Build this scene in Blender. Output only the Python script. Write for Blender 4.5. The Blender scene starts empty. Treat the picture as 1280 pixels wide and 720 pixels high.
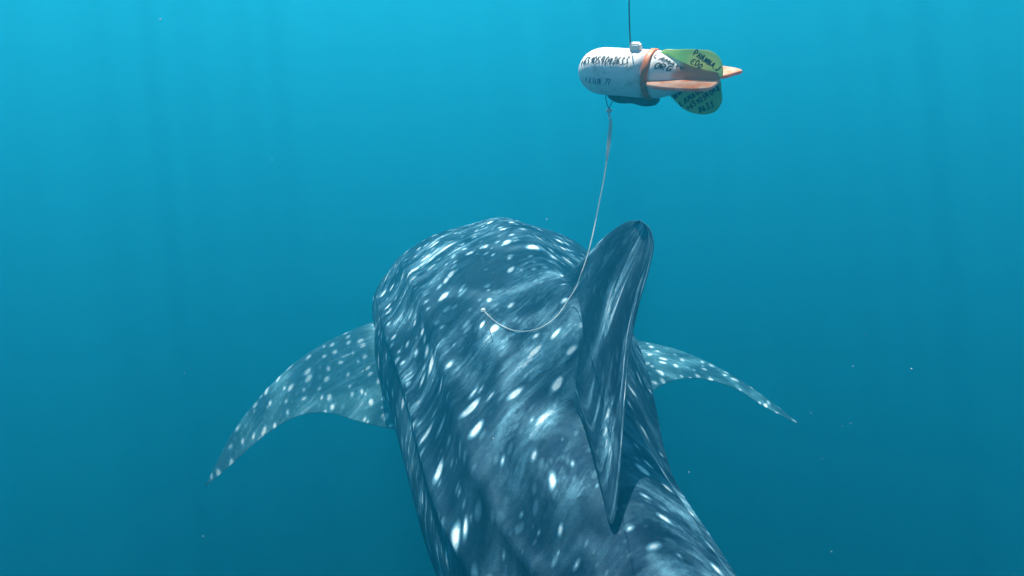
import bpy, bmesh, math, random
import numpy as np
from mathutils import Vector, Matrix
from mathutils.bvhtree import BVHTree

scene = bpy.context.scene
col = scene.collection
R = math.radians

# ------------------------------------------------------------------ camera
PITCH = R(28.0)                    # the diver looks slightly down along the back
FOC = 834.0                        # focal length in photo pixels (1280 wide)
cam_d = bpy.data.cameras.new('camera')
cam_d.sensor_width = 36.0
cam_d.lens = FOC / 1280.0 * 36.0
cam_d.clip_start = 0.05
cam_d.clip_end = 500.0
cam = bpy.data.objects.new('camera', cam_d)
col.objects.link(cam)
cam.location = (0, 0, 0)
cam.rotation_euler = (math.pi / 2 - PITCH, 0, 0)
scene.camera = cam

# ------------------------------------------------------------------ sky and sun
SUN_EL, SUN_AZ = R(62.0), R(-13.0)    # azimuth clockwise from +Y (straight ahead)
world = bpy.data.worlds.new('World')
scene.world = world
world.use_nodes = True
wn = world.node_tree
sky = wn.nodes.new('ShaderNodeTexSky')
sky.sky_type = 'NISHITA'
sky.sun_disc = False
sky.sun_elevation = SUN_EL
sky.sun_rotation = SUN_AZ
bg = wn.nodes['Background']
wn.links.new(sky.outputs[0], bg.inputs[0])
bg.inputs[1].default_value = 0.065

sun_d = bpy.data.lights.new('sun', 'SUN')
sun_d.energy = 5.0
sun_d.angle = R(0.6)                 # the ripples overhead spread the sun a little
sun_d.color = (1.0, 0.96, 0.9)
sun = bpy.data.objects.new('sun', sun_d)
col.objects.link(sun)
sdir = Vector((math.sin(SUN_AZ) * math.cos(SUN_EL), math.cos(SUN_AZ) * math.cos(SUN_EL), math.sin(SUN_EL)))
sun.rotation_euler = sdir.to_track_quat('Z', 'Y').to_euler()

scene.view_settings.view_transform = 'Standard'
scene.view_settings.look = 'None'
scene.view_settings.gamma = 1.0
scene.view_settings.use_curve_mapping = False
scene.view_settings.exposure = 1.68
scene.render.engine = 'CYCLES'
scene.cycles.use_denoising = True
scene.cycles.volume_bounces = 3
scene.cycles.max_bounces = 8
scene.cycles.transparent_max_bounces = 12
scene.cycles.sample_clamp_indirect = 4.0

# ------------------------------------------------------------------ helpers
def W(p):
    """diver's frame (right, up, ahead along the view) to world"""
    x, y, z = p
    c, s = math.cos(PITCH), math.sin(PITCH)
    return Vector((x, y * s + z * c, y * c - z * s))

def PX(px, py, d):
    return W(((px - 640.0) / FOC * d, (360.0 - py) / FOC * d, d))

def mk(name, verts, faces, mat=None, parent=None, smooth=True):
    me = bpy.data.meshes.new(name)
    me.from_pydata([tuple(v) for v in verts], [], faces)
    me.update()
    if smooth:
        me.polygons.foreach_set('use_smooth', [True] * len(me.polygons))
    o = bpy.data.objects.new(name, me)
    col.objects.link(o)
    if mat:
        me.materials.append(mat)
    if parent:
        o.parent = parent
    return o

def tag(o, label=None, cat=None, group=None, kind=None):
    for k, v in (('label', label), ('category', cat), ('group', group), ('kind', kind)):
        if v:
            o[k] = v
    return o

def interp(x, xs, ys):
    """smooth (monotone cubic) interpolation of a profile"""
    xs, ys = np.asarray(xs, float), np.asarray(ys, float)
    h = np.diff(xs); dl = np.diff(ys) / h
    m = np.zeros_like(ys)
    m[0], m[-1] = dl[0], dl[-1]
    for i in range(1, len(xs) - 1):
        if dl[i - 1] * dl[i] > 0:
            w1, w2 = 2 * h[i] + h[i - 1], h[i] + 2 * h[i - 1]
            m[i] = (w1 + w2) / (w1 / dl[i - 1] + w2 / dl[i])
    x = np.clip(x, xs[0], xs[-1])
    k = np.clip(np.searchsorted(xs, x) - 1, 0, len(xs) - 2)
    t = (x - xs[k]) / h[k]
    return ((2*t**3 - 3*t**2 + 1) * ys[k] + (t**3 - 2*t**2 + t) * h[k] * m[k]
            + (-2*t**3 + 3*t**2) * ys[k+1] + (t**3 - t**2) * h[k] * m[k+1])

def catmull(pts, n):
    """n points on a centripetal-like spline through pts, evenly spaced by length"""
    P = np.asarray([tuple(p) for p in pts], float)
    d = np.r_[0, np.cumsum(np.linalg.norm(np.diff(P, axis=0), axis=1))]
    # tangents by finite differences (non-uniform)
    T = np.zeros_like(P)
    for i in range(len(P)):
        if i == 0: T[i] = (P[1] - P[0]) / (d[1] - d[0])
        elif i == len(P) - 1: T[i] = (P[-1] - P[-2]) / (d[-1] - d[-2])
        else:
            a, b = d[i] - d[i-1], d[i+1] - d[i]
            T[i] = (b * (P[i] - P[i-1]) / a + a * (P[i+1] - P[i]) / b) / (a + b)
    out = []
    tt = np.linspace(0, d[-1], 2000)
    k = np.clip(np.searchsorted(d, tt, side='right') - 1, 0, len(P) - 2)
    h = (d[k+1] - d[k])[:, None]; t = ((tt - d[k])[:, None]) / h
    C = ((2*t**3 - 3*t**2 + 1) * P[k] + (t**3 - 2*t**2 + t) * h * T[k]
         + (-2*t**3 + 3*t**2) * P[k+1] + (t**3 - t**2) * h * T[k+1])
    L = np.r_[0, np.cumsum(np.linalg.norm(np.diff(C, axis=0), axis=1))]
    s = np.linspace(0, L[-1], n)
    return np.stack([np.interp(s, L, C[:, j]) for j in range(3)], 1)

class N:
    """tiny node-graph helper"""
    def __init__(self, name):
        self.m = bpy.data.materials.new(name)
        self.m.use_nodes = True
        self.t = self.m.node_tree
        self.t.nodes.clear()
        self.out = self.t.nodes.new('ShaderNodeOutputMaterial')
    def n(self, kind, props=None, **ins):
        nd = self.t.nodes.new(kind)
        for k, v in (props or {}).items():
            setattr(nd, k, v)
        for k, v in ins.items():
            key = k.replace('_', ' ')
            sock = nd.inputs[int(k[1:])] if (k[0] == 'i' and k[1:].isdigit()) else nd.inputs[key]
            self.put(sock, v)
        return nd
    def put(self, sock, v):
        if isinstance(v, bpy.types.NodeSocket):
            self.t.links.new(v, sock)
        elif isinstance(v, bpy.types.Node):
            self.t.links.new(v.outputs[0], sock)
        else:
            if sock.type == 'RGBA' and len(v) == 3:
                v = (*v, 1)
            sock.default_value = v
    def math(self, op, a, b=0.0, c=0.0, clamp=False):
        nd = self.t.nodes.new('ShaderNodeMath'); nd.operation = op; nd.use_clamp = clamp
        self.put(nd.inputs[0], a); self.put(nd.inputs[1], b); self.put(nd.inputs[2], c)
        return nd.outputs[0]
    def step(self, v, lo, hi, a=0.0, b=1.0):
        nd = self.t.nodes.new('ShaderNodeMapRange'); nd.interpolation_type = 'SMOOTHSTEP'
        for i, x in enumerate((v, lo, hi, a, b)):
            self.put(nd.inputs[i], x)
        return nd.outputs[0]
    def mix(self, f, a, b):
        nd = self.t.nodes.new('ShaderNodeMix'); nd.data_type = 'RGBA'
        self.put(nd.inputs[0], f); self.put(nd.inputs[6], a); self.put(nd.inputs[7], b)
        return nd.outputs[2]
    def vmul(self, v, s):
        nd = self.t.nodes.new('ShaderNodeVectorMath'); nd.operation = 'MULTIPLY'
        self.put(nd.inputs[0], v); nd.inputs[1].default_value = s
        return nd.outputs[0]
    def vadd(self, a, b):
        nd = self.t.nodes.new('ShaderNodeVectorMath'); nd.operation = 'ADD'
        self.put(nd.inputs[0], a); self.put(nd.inputs[1], b)
        return nd.outputs[0]
    def surf(self, sh):
        self.put(self.out.inputs['Surface'], sh.outputs[0])
        return self.m

# ------------------------------------------------------------------ sea: water body and its rippled surface
SEA_LO, SEA_HI = .28, .80
TOP = 0.40                          # metres of water above the diver's eye
def box(name, lo, hi):
    v = [(x, y, z) for x in (lo[0], hi[0]) for y in (lo[1], hi[1]) for z in (lo[2], hi[2])]
    f = [(0, 1, 3, 2), (4, 6, 7, 5), (0, 4, 5, 1), (2, 3, 7, 6), (0, 2, 6, 4), (1, 5, 7, 3)]
    return mk(name, v, f, smooth=False)
hz = box('haze', (-45, -45, -45), (45, 45, TOP))
h = N('sea_water')
vol = h.n('ShaderNodeVolumePrincipled')
vol.inputs['Color'].default_value = (0.016, 0.340, 0.480, 1)
vol.inputs['Density'].default_value = 0.285
vol.inputs['Absorption Color'].default_value = (0.13, 0.42, 0.50, 1)
vol.inputs['Anisotropy'].default_value = 0.68
h.put(h.out.inputs['Volume'], vol)
hz.data.materials.append(h.m)
tag(hz, 'clear blue green sea water filling the whole view', 'water', kind='stuff')


# unseen rippled sea surface: painted light net in its transparency casts dapples and shafts
GX = 64
gv, gf = [], []
for i in range(GX + 1):
    for j in range(GX + 1):
        x, y = -45 + 90 * i / GX, -45 + 90 * j / GX
        gv.append((x, y, TOP + .12 + .04 * math.sin(x * 1.3 + .7 * y) + .03 * math.sin(1.9 * y - .6 * x)))
for i in range(GX):
    for j in range(GX):
        q = i * (GX + 1) + j
        gf.append((q, q + GX + 1, q + GX + 2, q + 1))
sea = mk('sea_surface_dapple', gv, gf)
w = N('sea_surface_dapple')
tc = w.n('ShaderNodeTexCoord').outputs['Object']
wn1 = w.n('ShaderNodeTexNoise', {'noise_dimensions': '2D'}, Vector=tc, Scale=1.7, Detail=1.0)
wp = w.vadd(tc, w.vmul(w.vadd(wn1.outputs['Color'], (-.5, -.5, -.5)), (.7, .7, 0)))
va = w.n('ShaderNodeTexVoronoi', {'voronoi_dimensions': '2D', 'feature': 'DISTANCE_TO_EDGE'}, Vector=wp, Scale=3.3)
net = w.math('POWER', w.step(va.outputs['Distance'], .0, .27, 1.0, 0.0), 1.6)
tr = w.math('ADD', SEA_LO, w.math('MULTIPLY', SEA_HI, net), clamp=True)
cc = w.n('ShaderNodeCombineColor', i0=tr, i1=tr, i2=tr)
sea.data.materials.append(w.surf(w.n('ShaderNodeBsdfTransparent', Color=cc)))
tag(sea, 'unseen rippled sea surface with a painted light net shaping the daylight', 'sea', kind='structure')

# ------------------------------------------------------------------ whale shark
TL = 6.6
NS, NT = 430, 176
S = np.linspace(0, 1, NS) ** 1.0
wx = [0, .012, .03, .06, .10, .16, .22, .30, .38, .46, .54, .62, .70, .78, .86, .92, 1.0]
half_w = interp(S, wx, [.02, .36, .48, .56, .62, .665, .68, .665, .62, .54, .435, .332, .255, .20, .125, .085, .05])
top_h  = interp(S, wx, [.01, .10, .17, .24, .31, .39, .45, .50, .515, .49, .43, .355, .275, .20, .135, .10, .07])
bot_h  = interp(S, wx, [.02, .14, .22, .30, .37, .44, .48, .50, .49, .45, .39, .32, .25, .18, .12, .09, .06])

# line of the back (ridge), metres along from snout, in the diver's frame
ridge_c = [
    (0.000, (-.260, -.420, 5.20)),
    (0.060, (-.240, -.110, 4.95)),
    (0.120, (-.205,  .130, 4.60)),
    (0.190, (-.165,  .310, 4.13)),
    (0.270, (-.075,  .355, 3.62)),
    (0.350, ( .055,  .230, 3.13)),
    (0.430, ( .160, -.015, 2.68)),
    (0.530, ( .250, -.440, 2.14)),
    (0.610, ( .425, -.730, 1.72)),
    (0.720, ( .535, -1.09, 1.10)),
    (0.850, ( .540, -1.53, 0.36)),
    (1.000, ( .500, -2.02, -.50)),
]
rs = [r[0] for r in ridge_c]
ridge = np.stack([interp(S, rs, [r[1][j] for r in ridge_c]) for j in range(3)], 1)
for _ in range(60):
    ridge[1:-1] = .5 * ridge[1:-1] + .25 * (ridge[:-2] + ridge[2:])
ROLL = interp(S, [0, .2, .30, .43, .53, .62, 1], [R(0), R(2), R(7), R(16), R(16), R(11), R(5)])
ridge_w = np.array([W(p) for p in ridge])
tang = np.gradient(ridge_w, axis=0)
tang = -tang / np.linalg.norm(tang, axis=1)[:, None]          # towards the snout
zup = np.array([0, 0, 1.0])
side = np.cross(tang, zup); side /= np.linalg.norm(side, axis=1)[:, None]   # to the right of the shark
up = np.cross(side, tang)
cr, sr = np.cos(ROLL)[:, None], np.sin(ROLL)[:, None]
U_ = up * cr + side * sr
S_ = side * cr - up * sr
centre = ridge_w - U_ * top_h[:, None]
seg = np.r_[0, np.cumsum(np.linalg.norm(np.diff(ridge_w, axis=0), axis=1))]

def sm(x, a, b):
    t = np.clip((x - a) / (b - a), 0, 1); return t * t * (3 - 2 * t)

rng = np.random.default_rng(4)
phi = np.linspace(0, 2 * np.pi, NT, endpoint=False)           # 0 = back, pi/2 = right flank
sp, cp = np.sin(phi), np.cos(phi)
verts = np.zeros((NS, NT, 3)); uv = np.zeros((NS, NT, 2))
for i in range(NS):
    s = S[i]
    a, t, b = half_w[i], top_h[i], bot_h[i]
    flat = 1 - sm(s, .05, .3)                                  # the head is broad and flat
    ex = 0.96 - .04 * flat
    x = a * np.sign(sp) * np.abs(sp) ** ex
    y = np.where(cp > 0, t, b) * np.sign(cp) * np.abs(cp) ** (1.0 + .0 * flat)
    rr = np.hypot(x, y) + 1e-9
    bump = np.zeros(NT)
    ang = np.arctan2(np.abs(x) / max(a, 1e-3), y / np.where(cp > 0, t, b))   # 0 back .. pi belly
    fade = sm(s, .20, .40) * (1 - .4 * sm(s, .7, .95))
    for a0, am, wd in ((0.0, .030, .16), (.55, .005, .07), (.92, .017, .060), (1.32, .022, .055)):
        bump += (fade if a0 else sm(s, .10, .22) * (1 - .75 * sm(s, .49, .58))) * am * np.exp(-((ang - a0) / wd) ** 2)
    # hollows between the keels
    bump -= fade * .004 * np.exp(-((ang - .72) / .12) ** 2) + fade * .010 * np.exp(-((ang - 1.12) / .12) ** 2)
    # gill slits above the pectoral fins
    for g in range(5):
        gs = .150 + .017 * g
        ds = (s - gs - .010 * (ang - 1.45)) * TL
        bump -= .030 * np.exp(-(ds / .022) ** 2) * sm(ang, .98, 1.12) * (1 - sm(ang, 1.75, 1.9))
        bump += .016 * np.exp(-((ds + .045) / .035) ** 2) * sm(ang, .98, 1.12) * (1 - sm(ang, 1.75, 1.9))
    bump += .006 * np.sin(s * 46 + 3 * np.cos(phi)) * np.sin(2 * phi + 9 * s) * sm(s, .05, .2)
    k = (rr + bump) / rr
    x, y = x * k, y * k
    ped = .18 * sm(s, .405, .475) * (1 - sm(s, .485, .528))        # the back swells up into the dorsal fin
    y = y + np.where(cp > 0, ped * np.exp(-np.sqrt(x * x + .0009) / .135), 0)
    verts[i] = centre[i] + x[:, None] * S_[i] + y[:, None] * U_[i]
    dl = np.r_[0, np.cumsum(np.hypot(np.diff(np.r_[x, x[0]]), np.diff(np.r_[y, y[0]])))]
    arc = dl[:-1].copy(); half = dl[-1]
    arc = np.where(arc > half / 2, arc - half, arc)            # signed girth distance from the back line
    uv[i, :, 0] = seg[i]
    uv[i, :, 1] = arc

class Mesh:
    """vertices with uv (metres along, metres round the girth) and a second uv (fin weight, span)"""
    def __init__(self): self.v, self.f, self.a, self.b = [], [], [], []
    def obj(self, name):
        o = mk(name, self.v, self.f)
        u1 = o.data.uv_layers.new(name='girth'); u2 = o.data.uv_layers.new(name='fin')
        idx = np.zeros(len(o.data.loops), int); o.data.loops.foreach_get('vertex_index', idx)
        A = np.array(self.a)[idx].astype(np.float32); B = np.array(self.b)[idx].astype(np.float32)
        u1.data.foreach_set('uv', A.ravel()); u2.data.foreach_set('uv', B.ravel())
        return o

body_m = Mesh()
body_m.v = verts.reshape(-1, 3).tolist()
body_m.a = uv.reshape(-1, 2).tolist()
body_m.b = [(0, 0)] * len(body_m.v)
for i in range(NS - 1):
    for j in range(NT):
        k = (j + 1) % NT
        body_m.f.append((i * NT + j, i * NT + k, (i + 1) * NT + k, (i + 1) * NT + j))
for i, flip in ((0, False), (NS - 1, True)):
    body_m.v.append(verts[i].mean(0).tolist()); body_m.a.append((seg[i], 0)); body_m.b.append((0, 0))
    c = len(body_m.v) - 1
    for j in range(NT):
        k = (j + 1) % NT
        body_m.f.append((c, i * NT + k, i * NT + j) if not flip else (c, i * NT + j, i * NT + k))
body = body_m.obj('whale_shark')

def fin(le, te, thick, u0=0.0, flare=0.0, kind=1.0, arc_sign=None, nspan=70, nch=44, girth0=0.0, tip_round=.0, flare_len=.06, camber=None):
    """blade between a leading and a trailing edge (lists of world points root..tip)"""
    LE, TE = catmull(le, nspan), catmull(te, nspan)
    m = Mesh()
    ch = 0.5 - 0.5 * np.cos(np.linspace(0, np.pi, nch))       # chordwise stations, dense at the edges
    mid = (LE + TE) / 2
    span = np.r_[0, np.cumsum(np.linalg.norm(np.diff(mid, axis=0), axis=1))]
    nrm = np.zeros((nspan, 3))
    dsp = np.gradient(mid, axis=0)
    for i in range(nspan):
        c = TE[i] - LE[i]
        if np.linalg.norm(c) < 1e-4: c = TE[i-3] - LE[i-3]
        n_ = np.cross(c, dsp[i]); nrm[i] = n_ / np.linalg.norm(n_)
    q0 = int(nspan * .86)
    nrm[q0:] = nrm[q0]                                         # the tip keeps the blade's plane
    for _ in range(14):
        nrm[1:-1] = .5 * nrm[1:-1] + .25 * (nrm[:-2] + nrm[2:])
    nrm /= np.linalg.norm(nrm, axis=1)[:, None]
    prof = 2.6 * (0.2969*np.sqrt(ch) - .126*ch - .3516*ch**2 + .2843*ch**3 - .1015*ch**4) * 1.9
    prof = np.maximum(prof, 0)
    rings = []
    for i in range(nspan):
        f = i / (nspan - 1)
        clen = np.linalg.norm(TE[i] - LE[i])
        th = (thick * (1 - f) ** .8 + .004) * np.sqrt(min(1, clen / .10))
        half = th * prof / prof.max() + .0016
        half = half + flare * math.exp(-(span[i] / flare_len) ** 2 * 1.2) * np.minimum(1, ch * (1 - ch) * 6)
        half[0] = half[-1] = .0005
        row = []
        for sgn, order in ((1, range(nch)), (-1, range(nch - 2, 0, -1))):
            for j in order:
                p = LE[i] + (TE[i] - LE[i]) * ch[j]
                cb = camber * math.sin(math.pi * ch[j]) * (1 - f) if camber else 0
                p = p + nrm[i] * (sgn * half[j] + cb)
                row.append(len(m.v)); m.v.append(p.tolist())
                m.a.append((u0 + ch[j] * (clen if kind > 1.5 else .62), (sgn if arc_sign is None else arc_sign * sgn) * (girth0 + span[i])))
                m.b.append((kind, f))
        rings.append(row)
    n = len(rings[0])
    for i in range(nspan - 1):
        for j in range(n):
            k = (j + 1) % n
            m.f.append((rings[i][j], rings[i][k], rings[i+1][k], rings[i+1][j]))
    for i in (0, nspan - 1):
        m.v.append(np.mean([m.v[q] for q in rings[i]], axis=0).tolist()); m.a.append(m.a[rings[i][0]]); m.b.append((kind, i / (nspan - 1)))
        c = len(m.v) - 1
        for j in range(n):
            k = (j + 1) % n
            m.f.append((c, rings[i][k], rings[i][j]) if i == 0 else (c, rings[i][j], rings[i][k]))
    o = m.obj('fin')
    # consistent outward normals
    bm = bmesh.new(); bm.from_mesh(o.data)
    bmesh.ops.recalc_face_normals(bm, faces=bm.faces)
    bm.to_mesh(o.data); bm.free()
    return o

def at(s, ang, out=0.0):
    """point on the trunk: s along, ang round from the back (+ right), out metres proud of the skin"""
    i = min(NS - 1, max(0, int(round(s * (NS - 1)))))
    j = int(round((ang % (2 * math.pi)) / (2 * math.pi) * NT)) % NT
    p = verts[i, j]
    c = centre[i]
    d = p - c; d /= np.linalg.norm(d)
    return Vector((p + d * out).tolist())

fins = []
# first dorsal fin (leaning with the body's roll), with a free rear tip
le = [at(.415, 0, -.16), at(.425, 0, -.05), PX(712, 341, 2.58), PX(741, 312, 2.44), PX(768, 287, 2.28), PX(786, 277, 2.18), PX(801, 275.5, 2.105)]
te = [at(.532, 0, -.16), at(.527, 0, -.05), PX(767, 652, 1.79), PX(776, 570, 1.86), PX(781, 500, 1.93), PX(788, 430, 2.01), PX(800, 375, 2.045), PX(813, 330, 2.07), PX(817, 303, 2.08), PX(811, 284, 2.09), PX(801, 275.5, 2.105)]
fins.append(fin(le, te, .034, seg[int(.42 * NS)], .105, 1.0, nspan=110, nch=60, flare_len=.155))

# pectoral fins
ll = [PX(540, 425, 3.95), PX(478, 402, 3.88), PX(432, 417, 3.80), PX(380, 446, 3.70), PX(333, 488, 3.58), PX(290, 543, 3.45), PX(257, 607, 3.34)]
lt = [PX(545, 545, 3.35), PX(487, 536, 3.38), PX(445, 526, 3.42), PX(410, 516, 3.45), PX(370, 521, 3.46), PX(330, 545, 3.43), PX(290, 580, 3.38), PX(257.5, 608, 3.335)]
fins.append(fin(ll, lt, .05, 0, .03, 2.0, nspan=90, nch=50))
rl = [PX(740, 420, 3.98), PX(798, 427, 3.95), PX(850, 440, 3.90), PX(900, 463, 3.80), PX(950, 494, 3.62), PX(998, 529, 3.40)]
rt = [PX(745, 520, 3.45), PX(808, 493, 3.48), PX(840, 476, 3.56), PX(870, 473, 3.60), PX(920, 486, 3.55), PX(955, 508, 3.46), PX(998, 530, 3.395)]
fins.append(fin(rl, rt, .035, 0, .02, 2.0, nspan=90, nch=50))
# out of view: second dorsal, pelvics, anal, tail
def small(s0, s1, ang, h, sweep, thick=.02):
    a0, a1 = at(s0, ang, -.06), at(s1, ang, -.06)
    d = (at((s0 + s1) / 2, ang, 1.0) - at((s0 + s1) / 2, ang, 0)).normalized()
    ax = (at(s1, ang) - at(s0, ang)).normalized()
    tip = at(s1, ang) + d * h + ax * sweep
    b1 = at(s1, ang) + d * h * .12 + ax * sweep * .7
    mid = a0.lerp(tip, .55) + d * h * .12
    fins.append(fin([a0, mid, tip], [a1, b1, a1.lerp(tip, .6) , tip + ax * .01], thick, 0, .0, 1.0, nspan=30, nch=20))
small(.715, .765, 0, .26, .16)
small(.725, .765, math.pi, .22, .14)
small(.635, .685, 2.65, .22, .18)
small(.635, .685, -2.65, .22, .18)
E = Vector(centre[-1].tolist()); Tn = Vector((-tang[-1]).tolist()); Un = Vector(U_[-1].tolist())
Eb = E - Tn * .35
fins.append(fin([Eb, E + Un * .35 + Tn * .25, E + Un * .95 + Tn * .75], [E, E + Un * .3 + Tn * .5, E + Un * .94 + Tn * .8], .04, 0, 0, 1.0, nspan=40, nch=24))
fins.append(fin([Eb, E - Un * .25 + Tn * .12, E - Un * .5 + Tn * .4], [E, E - Un * .15 + Tn * .3, E - Un * .5 + Tn * .43], .04, 0, 0, 1.0, nspan=40, nch=24))

bm = bmesh.new(); bm.from_mesh(body.data)
bmesh.ops.recalc_face_normals(bm, faces=bm.faces)
bm.to_mesh(body.data); bm.free()
for fo in fins:
    md = body.modifiers.new('join', 'BOOLEAN')
    md.operation = 'UNION'; md.solver = 'EXACT'; md.object = fo
dg = bpy.context.evaluated_depsgraph_get()
joined = bpy.data.meshes.new_from_object(body.evaluated_get(dg))
body.modifiers.clear()
old = body.data
body.data = joined
bpy.data.meshes.remove(old)
for fo in fins:
    me = fo.data
    bpy.data.objects.remove(fo); bpy.data.meshes.remove(me)
body.data.materials.clear()
body.data.polygons.foreach_set('use_smooth', [True] * len(body.data.polygons))
body.name = 'whale_shark'
tag(body, 'large dark whale shark with white spots swimming away beneath the tag', 'whale shark')
print('shark verts', len(body.data.vertices), [l.name for l in body.data.uv_layers])

# skin
SWEEP = .75
k = N('shark_skin')
uvn = k.n('ShaderNodeUVMap', {'uv_map': 'girth'})
finn = k.n('ShaderNodeUVMap', {'uv_map': 'fin'})
sep = k.n('ShaderNodeSeparateXYZ', Vector=finn)
sg = k.n('ShaderNodeSeparateXYZ', Vector=uvn)
finw = k.step(sep.outputs[0], .02, .98)                        # 1 on any fin
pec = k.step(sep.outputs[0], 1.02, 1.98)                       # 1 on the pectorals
ab = k.math('ABSOLUTE', sg.outputs[1])
notfin = k.math('SUBTRACT', 1.0, finw)
# the pattern sweeps back down the flanks
sw = k.math('SUBTRACT', sg.outputs[0], k.math('MULTIPLY', k.math('MULTIPLY', k.math('SUBTRACT', k.math('SQRT', k.math('ADD', k.math('MULTIPLY', ab, ab), .010)), .1), notfin), SWEEP))
pq = k.n('ShaderNodeCombineXYZ', X=sw, Y=sg.outputs[1]).outputs[0]
warp = k.n('ShaderNodeTexNoise', {'noise_dimensions': '2D'}, Vector=pq, Scale=2.6, Detail=2.0)
wc = k.vadd(warp.outputs['Color'], (-.5, -.5, -.5))
p0 = k.vadd(pq, k.vmul(wc, (.14, .14, 0)))
p1 = k.vadd(pq, k.vmul(wc, (.10, .05, 0)))
def spots_at(sc, rnd, lo, hi, var, ch):
    v = k.n('ShaderNodeTexVoronoi', {'voronoi_dimensions': '2D'}, Vector=k.vmul(p0, (*sc, 1)), Scale=1.0, Randomness=rnd)
    r = k.n('ShaderNodeSeparateXYZ', Vector=v.outputs['Color']).outputs[ch]
    return k.step(k.math('ADD', v.outputs['Distance'], k.math('MULTIPLY', r, var)), lo, hi, 1, 0)
s1 = spots_at((9.4, 7.6), .88, .09, .29, .22, 0)
s2 = spots_at((18, 13), .92, .10, .36, .24, 1)
sp_ = k.math('MAXIMUM', spots_at((13, 13), .95, .08, .42, .16, 1), k.math('MULTIPLY', spots_at((24, 24), .95, .06, .44, .25, 0), .35))              # close-set spots of the pectoral fins
headw = k.step(sg.outputs[0], 1.2, 2.4, 1, 0)
s2w = k.math('MULTIPLY', s2, k.math('ADD', .60, k.math('MULTIPLY', .30, headw)))
# pale mottled veils, and fine veins running round the girth
m1 = k.n('ShaderNodeTexNoise', {'noise_dimensions': '2D'}, Vector=k.vmul(p0, (4.4, 2.4, 1)), Scale=1.0, Detail=6.0, Roughness=.6, Distortion=.5)
veil = k.step(m1.outputs[0], .46, .70)
m2 = k.n('ShaderNodeTexNoise', {'noise_dimensions': '2D'}, Vector=k.vmul(p1, (17, 3.2, 1)), Scale=1.0, Detail=5.0, Roughness=.66, Distortion=.5)
rear = k.math('MULTIPLY', k.step(sg.outputs[0], 2.5, 3.3), k.step(ab, .35, .75, 1, 0))
streak = k.math('MULTIPLY', k.step(m2.outputs[0], .48, .69), k.math('SUBTRACT', 1.0, k.math('MULTIPLY', rear, .6)))
m6 = k.n('ShaderNodeTexNoise', {'noise_dimensions': '2D'}, Vector=k.vmul(pq, (11, 7, 1)), Scale=1.0, Detail=7.0, Roughness=.72, Distortion=.15)
mott = k.math('MULTIPLY', k.step(m6.outputs[0], .46, .70), rear)
m5 = k.n('ShaderNodeTexNoise', {'noise_dimensions': '2D'}, Vector=k.vmul(p1, (62, 9, 1)), Scale=1.0, Detail=3.0, Roughness=.6, Distortion=.4)
hair = k.math('MULTIPLY', k.step(m5.outputs[0], .45, .70), k.math('SUBTRACT', 1.0, k.math('MULTIPLY', rear, .55)))
m3 = k.n('ShaderNodeTexNoise', {'noise_dimensions': '2D'}, Vector=k.vmul(uvn, (60, 60, 1)), Scale=1.0, Detail=4.0, Roughness=.7)
# dorsal fin streaks run from base to tip
m4 = k.n('ShaderNodeTexNoise', {'noise_dimensions': '2D'}, Vector=k.vmul(uvn, (11, 2.2, 1)), Scale=1.0, Detail=7.0, Roughness=.72, Distortion=.45)
fpatch = k.n('ShaderNodeTexNoise', {'noise_dimensions': '2D'}, Vector=k.vmul(uvn, (6, 3.2, 1)), Scale=1.0, Detail=2.0)
fstreak = k.math('MULTIPLY', k.step(m4.outputs[0], .44, .76), k.step(fpatch.outputs[0], .34, .60, .35, 1.0))
dors = k.math('MULTIPLY', k.math('MULTIPLY', finw, k.math('SUBTRACT', 1.0, pec)), k.step(sep.outputs[1], .10, .46))
trunk = k.math('SUBTRACT', 1.0, k.math('MAXIMUM', dors, pec))
pale = k.math('ADD', k.math('MULTIPLY', veil, .12), k.math('MULTIPLY', streak, k.math('ADD', .20, k.math('MULTIPLY', veil, .30))))
pale = k.math('ADD', pale, k.math('MULTIPLY', hair, k.math('ADD', k.math('ADD', .08, k.math('MULTIPLY', headw, .05)), k.math('MULTIPLY', streak, .26))))
pale = k.math('ADD', pale, k.math('MULTIPLY', mott, .22))
pale = k.math('MULTIPLY', pale, k.math('ADD', k.math('MULTIPLY', pec, .8), trunk))
pale = k.math('ADD', pale, k.math('MULTIPLY', k.math('MULTIPLY', fstreak, dors), 1.25))
cloud = k.n('ShaderNodeTexNoise', {'noise_dimensions': '2D'}, Vector=k.vmul(pq, (1.9, 1.5, 1)), Scale=1.0, Detail=2.0)
pale = k.math('MULTIPLY', pale, k.math('MAXIMUM', k.step(cloud.outputs[0], .38, .60, .22, 1.25), pec))
s2w = k.math('MULTIPLY', s2w, k.math('SUBTRACT', 1.0, k.math('MULTIPLY', rear, .65)))
spots = k.math('MULTIPLY', k.math('MAXIMUM', s1, s2w), k.math('SUBTRACT', 1.0, k.math('MAXIMUM', k.math('MULTIPLY', dors, .8), pec)))
spots = k.math('MAXIMUM', spots, k.math('MULTIPLY', sp_, k.math('MULTIPLY', pec, .95)))
tot = k.math('MAXIMUM', pale, k.math('MULTIPLY', spots, k.math('ADD', .7, k.math('MULTIPLY', hair, .3))))
tot = k.math('MULTIPLY', tot, k.math('ADD', .55, k.math('MULTIPLY', m3.outputs[0], .9)), clamp=True)
belly = k.math('MULTIPLY', k.step(ab, .98, 1.25), notfin)
base = k.mix(m3.outputs[0], (.002, .013, .032), (.007, .030, .060))
base = k.mix(k.math('MULTIPLY', veil, .2), base, (.05, .09, .13))
base = k.mix(k.math('MULTIPLY', pec, .7), base, (.04, .13, .17))  # sunlight on the pectoral fins painted in as a lighter base
skin = k.mix(k.math('MULTIPLY', tot, 2.1, clamp=True), base, (.13, .29, .39))
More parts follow.
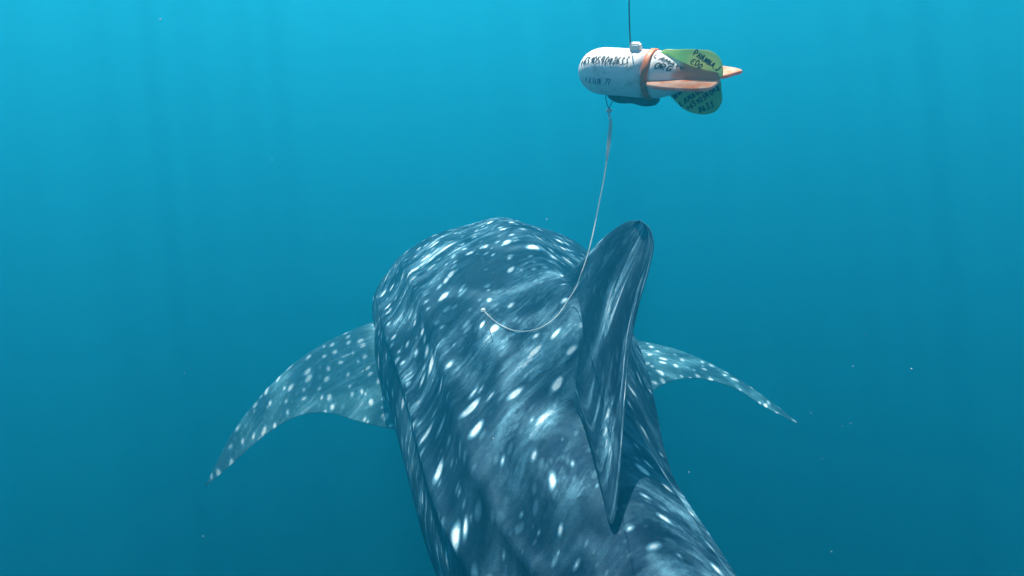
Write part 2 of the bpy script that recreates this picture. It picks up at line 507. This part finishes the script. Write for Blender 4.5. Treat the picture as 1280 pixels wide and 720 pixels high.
skin = k.mix(k.step(tot, .30, .80), skin, (.74, .75, .74))
skin = k.mix(belly, skin, (.6, .62, .6))
bmp = k.n('ShaderNodeBump', Strength=.35, Distance=.006, Height=m3.outputs[0])
bs = k.n('ShaderNodeBsdfPrincipled', Base_Color=skin, Roughness=.7, Normal=bmp)
bs.inputs['Specular IOR Level'].default_value = .08
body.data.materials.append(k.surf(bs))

# ------------------------------------------------------------------ small builders
def simple(name, colr, rough=.5, spec=.5, var=0.0, scale=40.0, **extra):
    g = N(name)
    tcn = g.n('ShaderNodeTexCoord').outputs['Object']
    nz = g.n('ShaderNodeTexNoise', Vector=tcn, Scale=scale, Detail=4.0)
    f = g.step(nz.outputs[0], .35, .65)
    dark = tuple(c * (1 - var) for c in colr)
    b_ = g.n('ShaderNodeBsdfPrincipled', Base_Color=g.mix(f, dark, colr), Roughness=rough)
    b_.inputs['Specular IOR Level'].default_value = spec
    for kk, vv in extra.items():
        b_.inputs[kk.replace('_', ' ')].default_value = vv
    return g.surf(b_)

def tube(name, pts, rad, mat, parent=None, seg=10):
    """round line through pts; rad a number or a list matching pts"""
    P = [Vector(tuple(p)) for p in pts]
    rads = rad if hasattr(rad, '__len__') else [rad] * len(P)
    v, f = [], []
    ref = Vector((.31, .2, .93))
    for i, p in enumerate(P):
        d = (P[min(i + 1, len(P) - 1)] - P[max(i - 1, 0)]).normalized()
        e1 = d.cross(ref).normalized(); e2 = d.cross(e1)
        for j in range(seg):
            t = 2 * math.pi * j / seg
            v.append(p + (e1 * math.cos(t) + e2 * math.sin(t)) * rads[i])
    for i in range(len(P) - 1):
        for j in range(seg):
            k2 = (j + 1) % seg
            f.append((i * seg + j, i * seg + k2, (i + 1) * seg + k2, (i + 1) * seg + j))
    f.append(tuple(range(seg))[::-1]); f.append(tuple(range((len(P) - 1) * seg, len(P) * seg)))
    return mk(name, v, f, mat, parent)

def lathe(name, prof, mat, parent=None, n=64):
    """turned along local x"""
    v, f = [], []
    for x, r in prof:
        for j in range(n):
            t = 2 * math.pi * j / n
            v.append((x, -r * math.cos(t), r * math.sin(t)))
    m = len(prof)
    for i in range(m - 1):
        for j in range(n):
            k2 = (j + 1) % n
            f.append((i * n + j, (i + 1) * n + j, (i + 1) * n + k2, i * n + k2))
    f.append(tuple(range(n))); f.append(tuple(range((m - 1) * n, m * n))[::-1])
    return mk(name, v, f, mat, parent)

def slab(name, outline, half, mat, parent, plane='xz', bev=.0012):
    """plate cut to a smooth outline, thickness 2*half, bevelled rim"""
    P = catmull([(p[0], p[1], 0) for p in outline] + [(outline[0][0], outline[0][1], 0)], 90)[:-1]
    c = P.mean(0); n = len(P)
    def put(p, h):
        return (p[0], -h, p[1]) if plane == 'xz' else (p[0], -p[1], h)
    v, f = [], []
    for h, k2 in ((-half, 1), (-half * .4, 0), (half * .4, 0), (half, 1)):
        for p in P:
            q = p + (c - p) / np.linalg.norm(c - p) * (bev * k2)
            v.append(put(q, h))
    for i in range(3):
        for j in range(n):
            k2 = (j + 1) % n
            f.append((i * n + j, i * n + k2, (i + 1) * n + k2, (i + 1) * n + j))
    f.append(tuple(range(n))[::-1]); f.append(tuple(range(3 * n, 4 * n)))
    o = mk(name, v, f, mat, parent, smooth=False)
    bm = bmesh.new(); bm.from_mesh(o.data); bmesh.ops.recalc_face_normals(bm, faces=bm.faces); bm.to_mesh(o.data); bm.free()
    return o

# hand lettering: pen strokes on a unit box
GLYPH = {
 '0': [[(.5,1),(.15,.8),(.1,.35),(.45,0),(.85,.25),(.9,.7),(.5,1)]],
 '1': [[(.35,.8),(.55,1),(.5,0)]],
 '3': [[(.1,.95),(.8,1),(.4,.58),(.85,.4),(.7,.05),(.1,0)]],
 '4': [[(.3,1),(.15,.45),(.9,.5)],[(.75,.95),(.65,0)]],
 '5': [[(.85,1),(.25,.95),(.2,.55),(.8,.5),(.75,.1),(.1,0)]],
 '6': [[(.75,1),(.25,.6),(.15,.15),(.55,0),(.85,.3),(.5,.5),(.2,.3)]],
 '7': [[(.1,.95),(.9,1),(.35,0)]],
 '8': [[(.55,.55),(.15,.8),(.5,1),(.85,.8),(.2,.25),(.5,0),(.85,.25),(.5,.55)]],
 '9': [[(.85,.75),(.5,1),(.15,.75),(.5,.5),(.85,.8),(.75,.3),(.5,0)]],
 '+': [[(.5,.8),(.45,.1)],[(.1,.45),(.9,.5)]],
 '.': [[(.1,.08),(.25,.0),(.2,.12)]],
 '-': [[(.1,.5),(.8,.55)]],
 'A': [[(.0,0),(.5,1),(.9,0)],[(.2,.35),(.8,.4)]],
 'D': [[(.15,0),(.2,1),(.8,.75),(.75,.2),(.1,0)]],
 'E': [[(.85,1),(.15,.95),(.1,.05),(.9,0)],[(.15,.5),(.7,.55)]],
 'G': [[(.85,.85),(.4,1),(.1,.5),(.4,0),(.85,.15),(.85,.45),(.5,.45)]],
 'H': [[(.1,1),(.15,0)],[(.85,1),(.8,0)],[(.1,.5),(.85,.5)]],
 'J': [[(.8,1),(.75,.2),(.4,0),(.1,.25)]],
 'L': [[(.2,1),(.1,.05),(.8,0)]],
 'M': [[(.0,0),(.15,1),(.5,.3),(.85,1),(1,0)]],
 'N': [[(.1,0),(.15,1),(.8,.05),(.85,1)]],
 'O': [[(.5,1),(.1,.7),(.15,.2),(.5,0),(.9,.3),(.85,.75),(.45,1)]],
 'P': [[(.15,0),(.2,1),(.8,.9),(.75,.5),(.2,.45)]],
 'R': [[(.15,0),(.2,1),(.8,.85),(.7,.5),(.2,.45),(.9,0)]],
 'V': [[(.05,1),(.45,0),(.9,1)]],
 'W': [[(.0,1),(.2,0),(.5,.8),(.75,0),(1,1)]],
}
def lettering(name, text, origin, ang, height, adv, place, mat, parent, pen=.0009, seed=1):
    """ribbon strokes; place(u, v) maps flat metres to the surface"""
    rg = random.Random(seed)
    v, f = [], []
    ca, sa = math.cos(ang), math.sin(ang)
    x0 = 0.0
    for ch_ in text:
        if ch_ == ' ':
            x0 += adv; continue
        hh = height * rg.uniform(.88, 1.12); ww = adv * rg.uniform(.66, .8) * (.4 if ch_ in '.1' else 1)
        dy = rg.uniform(-.08, .08) * height; sl = rg.uniform(.05, .3)
        for stroke in GLYPH[ch_]:
            pts = catmull([(p[0] * ww + p[1] * hh * sl, p[1] * hh + dy, 0) for p in stroke], 4 * len(stroke) + 3)[:, :2]
            t = np.gradient(pts, axis=0); t /= np.linalg.norm(t, axis=1)[:, None] + 1e-9
            nn = np.stack([-t[:, 1], t[:, 0]], 1)
            b0 = len(v)
            for q, n_ in zip(pts, nn):
                pw = pen * rg.uniform(.85, 1.15)
                for sg_ in (-1, 1):
                    a_, b_ = x0 + q[0] + sg_ * n_[0] * pw, q[1] + sg_ * n_[1] * pw
                    v.append(place(origin[0] + a_ * ca - b_ * sa, origin[1] + a_ * sa + b_ * ca))
            for i in range(len(pts) - 1):
                f.append((b0 + 2 * i, b0 + 2 * i + 2, b0 + 2 * i + 3, b0 + 2 * i + 1))
        x0 += adv * (.5 if ch_ in '.1' else 1)
    return mk(name, v, f, mat, parent)

# ------------------------------------------------------------------ satellite tag
RAD = .042
tag_o = bpy.data.objects.new('satellite_tag', None)
col.objects.link(tag_o)
ax = Vector((.845, -.53, .035)).normalized()                   # nose to tail: tail comes towards the diver
roll_v = Vector((-.06, -.15, 1))                               # rolled a little towards the diver
upz = (roll_v - ax * roll_v.dot(ax)).normalized()
ly = upz.cross(ax)                                             # local +y: away from the diver
tag_o.matrix_world = Matrix(((ax.x, ly.x, upz.x, 0), (ax.y, ly.y, upz.y, 0), (ax.z, ly.z, upz.z, 0), (0, 0, 0, 1)))
tag_o.location = PX(815, 93, 1.20)
tag(tag_o, 'white torpedo shaped satellite tag with orange ring and green tail fins', 'tracking tag')

PROF = [(-.143, .0), (-.1425, .20), (-.140, .38), (-.135, .56), (-.128, .74), (-.118, .88), (-.107, .965), (-.095, 1.0), (-.06, 1.0), (-.03, 1.0), (-.004, 1.0)]
CONE = [(.006, .985), (.014, .965), (.028, .88), (.044, .73), (.060, .57), (.078, .43), (.098, .33), (.114, .28), (.120, .24), (.1225, .0)]
g = N('float_paint')
tcn = g.n('ShaderNodeTexCoord').outputs['Object']
n1 = g.n('ShaderNodeTexNoise', Vector=tcn, Scale=24.0, Detail=6.0, Roughness=.7)
n2 = g.n('ShaderNodeTexNoise', Vector=g.vmul(tcn, (30, 160, 160)), Scale=1.0, Detail=3.0)     # scuffs along the float
cw = g.mix(g.step(n1.outputs[0], .48, .70), (.82, .80, .77), (.44, .45, .36))
cw = g.mix(g.step(n2.outputs[0], .60, .72, 0, .55), cw, (.42, .42, .40))
white = g.surf(g.n('ShaderNodeBsdfPrincipled', Base_Color=cw, Roughness=g.step(n1.outputs[0], .3, .7, .35, .6), Normal=g.n('ShaderNodeBump', Strength=.2, Distance=.001, Height=n1.outputs[0])))
orange = simple('ring_rubber', (.70, .17, .04), .5, .4, .4, 90)
ink = simple('marker_ink', (.012, .012, .02), .6, .3)
faint = simple('faded_ink', (.10, .16, .30), .6, .3)
# tail cone: white shell with orange primer showing through towards the tail
g = N('tail_paint')
tcn = g.n('ShaderNodeTexCoord').outputs['Object']
nz = g.n('ShaderNodeTexNoise', Vector=tcn, Scale=28.0, Detail=4.0)
xx = g.n('ShaderNodeSeparateXYZ', Vector=tcn).outputs[0]
ff = g.step(g.math('ADD', xx, g.math('MULTIPLY', nz.outputs[0], .05)), .072, .092)
b_ = g.n('ShaderNodeBsdfPrincipled', Base_Color=g.mix(ff, (.78, .75, .70), (.60, .20, .07)), Roughness=.4)
tail_paint = g.surf(b_)
# tail fins: thin green-yellow plastic that lets light through
def plastic(name, c1, c2, trans=.45, sc=22):
    g = N(name)
    tcn = g.n('ShaderNodeTexCoord').outputs['Object']
    nz = g.n('ShaderNodeTexNoise', Vector=tcn, Scale=sc, Detail=3.0)
    cm = g.mix(g.step(nz.outputs[0], .35, .68), c1, c2)
    p1 = g.n('ShaderNodeBsdfPrincipled', Base_Color=cm, Roughness=.32)
    p2 = g.n('ShaderNodeBsdfTranslucent', Color=cm)
    mx = g.t.nodes.new('ShaderNodeMixShader'); mx.inputs[0].default_value = trans
    g.t.links.new(p1.outputs[0], mx.inputs[1]); g.t.links.new(p2.outputs[0], mx.inputs[2])
    return g.surf(mx)
green = plastic('tail_fin_plastic', (.34, .60, .32), (.55, .66, .34), .6)
salmon = plastic('side_fin_plastic', (.70, .22, .07), (.74, .46, .34), .3, 45)

fb = lathe('float_body', [(x, max(r, .001) * RAD) for x, r in PROF], white, tag_o)
tc_o = lathe('tail_cone', [(x, max(r, .001) * RAD) for x, r in CONE], tail_paint, tag_o)
lathe('collar_ring', [(-.005, RAD * .97), (-.005, RAD + .0012), (-.0035, RAD + .0022), (.0045, RAD + .0022), (.007, RAD + .0008), (.007, RAD * .95)], orange, tag_o)
top_fin = slab('tail_fin', [(.010, .034), (.018, .0425), (.045, .0460), (.085, .0475), (.105, .0455), (.119, .036), (.126, .020), (.126, .004), (.105, .002), (.06, .004), (.03, .015)], .0017, green, tag_o)
low_fin = slab('tail_fin', [(.026, -.030), (.040, -.041), (.062, -.059), (.075, -.0635), (.102, -.0645), (.118, -.058), (.128, -.040), (.126, -.018), (.123, -.003), (.105, -.002), (.06, -.004)], .0017, green, tag_o)
side = [(.006, .040), (.014, .058), (.035, .066), (.075, .066), (.104, .062), (.134, .054), (.148, .044), (.139, .028), (.127, .010), (.10, .004), (.05, .01)]
near_side = [(min(x, .126 - .25 * max(0, y - .03)), y) for x, y in side if x < .147]     # the nearer one is worn shorter
slab('side_fin', near_side, .0028, salmon, tag_o, 'xy')
slab('side_fin', [(x, -y) for x, y in side], .0028, salmon, tag_o, 'xy')
# antenna with its moulded socket
bm = bmesh.new()
bmesh.ops.create_cube(bm, size=1.0)
bmesh.ops.scale(bm, vec=(.021, .017, .016), verts=bm.verts)
for vv in bm.verts:
    if vv.co.z > 0: vv.co.x *= .86; vv.co.y *= .8
bmesh.ops.bevel(bm, geom=bm.edges[:], offset=.0025, segments=2, affect='EDGES')
bmesh.ops.translate(bm, vec=(-.031, 0, RAD + .0045), verts=bm.verts)
me = bpy.data.meshes.new('antenna_socket'); bm.to_mesh(me); bm.free()
so = bpy.data.objects.new('antenna_socket', me); col.objects.link(so); so.parent = tag_o; me.materials.append(white)
wire = simple('antenna_wire', (.03, .035, .04), .45, .5)
ant = catmull([(-.041, 0, RAD - .002), (-.0415, 0, RAD + .02), (-.0425, 0, RAD + .06), (-.041, 0, RAD + .12), (-.034, .002, RAD + .20), (-.020, .004, RAD + .28)], 40)
tube('antenna', ant, [.0013 - .0006 * i / 39 for i in range(40)], wire, tag_o)
# battery keel slung below
keel_m = simple('keel_resin', (.05, .12, .11), .3, .5, .4, 70)
kx = [(-.088, -.036), (-.086, -.0445), (-.076, -.0515), (-.03, -.0555), (.000, -.0565), (.012, -.052), (.014, -.043), (.010, -.036), (-.04, -.032)]
slab('keel', kx, .0125, keel_m, tag_o, 'xz', .004)
# wire eye below the nose
steel = simple('eye_wire', (.05, .07, .08), .35, .6, Metallic=.6)
eye = catmull([(-.090, 0, -.040), (-.0925, 0, -.050), (-.089, 0, -.066), (-.0865, .0005, -.072), (-.084, 0, -.066), (-.079, 0, -.056)], 40)
tube('eye_wire', eye, .0008, steel, tag_o, 8)

def on_tag(u, v):
    """u along the axis, v metres round from the side facing the diver, upwards positive"""
    prof = PROF + CONE
    r = float(np.interp(u, [p[0] for p in prof], [p[1] for p in prof])) * RAD + .0007
    t = v / RAD
    return (u, -r * math.cos(t), r * math.sin(t))
lettering('lettering', '+639054048633', (-.131, .024), .03, .0160, .0076, on_tag, ink, fb, .00085, 3)
lettering('lettering', '1 1 1178 77', (-.115, -.010), .0, .0105, .0058, on_tag, faint, fb, .0008, 5)
lettering('lettering', 'LAMAVE.', (.010, .046), -.22, .0100, .0098, on_tag, ink, tc_o, .0009, 7)
lettering('lettering', 'ORG', (.016, .026), -.10, .0130, .0100, on_tag, ink, tc_o, .0012, 8)
near = lambda u, v: (u, -.0024, v)
lettering('lettering', 'WWW', (.046, -.0425), .85, .0105, .0105, near, ink, low_fin, .0012, 11)
lettering('lettering', 'LAMAVE.ORG', (.057, -.0535), .66, .0092, .0088, near, ink, low_fin, .0012, 12)
lettering('lettering', '+639054048', (.069, -.0605), .66, .0092, .0072, near, ink, low_fin, .0012, 13)
lettering('lettering', '8633', (.090, -.0625), .50, .0098, .0078, near, ink, low_fin, .0012, 14)
lettering('lettering', 'PHANNA.J', (.074, .0385), -.52, .0098, .0070, near, ink, top_fin, .0011, 15)
lettering('lettering', 'EDO.', (.071, .0245), -.50, .0098, .0066, near, ink, top_fin, .0011, 16)

# ------------------------------------------------------------------ tether from the tag to the shark's back
bvh = BVHTree.FromPolygons([tuple(v.co) for v in body.data.vertices], [tuple(p.vertices) for p in body.data.polygons])
def skin_depth(px, py):
    d = PX(px, py, 1.0); ln = d.length
    hit = bvh.ray_cast(Vector((0, 0, 0)), d.normalized())
    return (hit[3] / ln) if hit[0] is not None else None
def off_skin(px, py, d, gap):
    sd = skin_depth(px, py)
    return PX(px, py, min(d, sd - gap) if sd else d)
tet = bpy.data.objects.new('tether', None)
col.objects.link(tet)
mw = tag_o.matrix_basis
low_eye = mw @ Vector((-.0865, .0005, -.0725))
tet.location = (0, 0, 0)
tag(tet, 'thin pale tether line running from the tag to the shark\'s back', 'line')
nylon = plastic('tether_nylon', (.86, .86, .84), (.92, .92, .90), .5, 30)
bead_m = simple('swivel_bead', (.70, .74, .75), .15, .6)
sd0 = skin_depth(604, 388)
path = [low_eye, low_eye + Vector((0, 0, -.012)), PX(763.5, 152, 1.255), PX(762, 168, 1.28), PX(757, 210, 1.40), PX(748, 258, 1.62), PX(738, 305, 1.90)]
path += [off_skin(727, 340, 2.15, .02), off_skin(712, 372, 2.35, .02), off_skin(694, 397, 2.5, .012), off_skin(672, 411, 9, .012), off_skin(648, 414, 9, .010), off_skin(624, 405, 9, .008), PX(604, 388, sd0 - .002)]
pp = catmull(path, 140)
tube('line', pp, .0015, nylon, tet, 8)
i0, i1 = 4, 16
sl = pp[i0:i1]
tube('sleeve', sl, [.0018 + .0022 * math.sin(math.pi * min(1, .12 + .88 * i / (len(sl) - 1))) for i in range(len(sl))], nylon, tet, 10)
def bead(name, c, r, mat, parent, sq=(1, 1, 1)):
    bm = bmesh.new(); bmesh.ops.create_icosphere(bm, subdivisions=2, radius=r)
    bmesh.ops.scale(bm, vec=sq, verts=bm.verts); bmesh.ops.translate(bm, vec=c, verts=bm.verts)
    me = bpy.data.meshes.new(name); bm.to_mesh(me); bm.free()
    for p_ in me.polygons: p_.use_smooth = True
    o = bpy.data.objects.new(name, me); col.objects.link(o); o.parent = parent; me.materials.append(mat)
    return o
bead('swivel', low_eye + Vector((0, 0, -.003)), .0052, bead_m, tet, (1.25, 1, .9))
bead('swivel', low_eye + Vector((.002, 0, -.014)), .0028, bead_m, tet, (1, 1, 1.2))
bead('anchor', PX(604, 388, sd0 - .006), .0095, nylon, tet)
tube('thin_dark_line', catmull([PX(605, 390, sd0 - .004), off_skin(609, 402, 9, .006), off_skin(613, 415, 9, .006), off_skin(616, 427, 9, .004)], 16), .0013, wire, tet, 6)  # thin dark line running down the skin from the anchor

# ------------------------------------------------------------------ drifting specks
rg = random.Random(21)
bm = bmesh.new()
for _ in range(320):
    d = rg.uniform(.9, 6.5)
    c = PX(rg.uniform(-120, 1400), rg.uniform(-80, 800), d)
    r = rg.choice((.0004, .0006, .0008, .0013)) * rg.uniform(.6, 1.3)
    q = bmesh.ops.create_icosphere(bm, subdivisions=1, radius=r)
    for vv in q['verts']:
        vv.co *= rg.uniform(.6, 1.3)
        vv.co += c
me = bpy.data.meshes.new('marine_snow'); bm.to_mesh(me); bm.free()
ms = bpy.data.objects.new('marine_snow', me); col.objects.link(ms)
me.materials.append(simple('speck', (.7, .7, .66), .7, .2))
tag(ms, 'tiny pale specks drifting in the water', 'specks', kind='stuff')
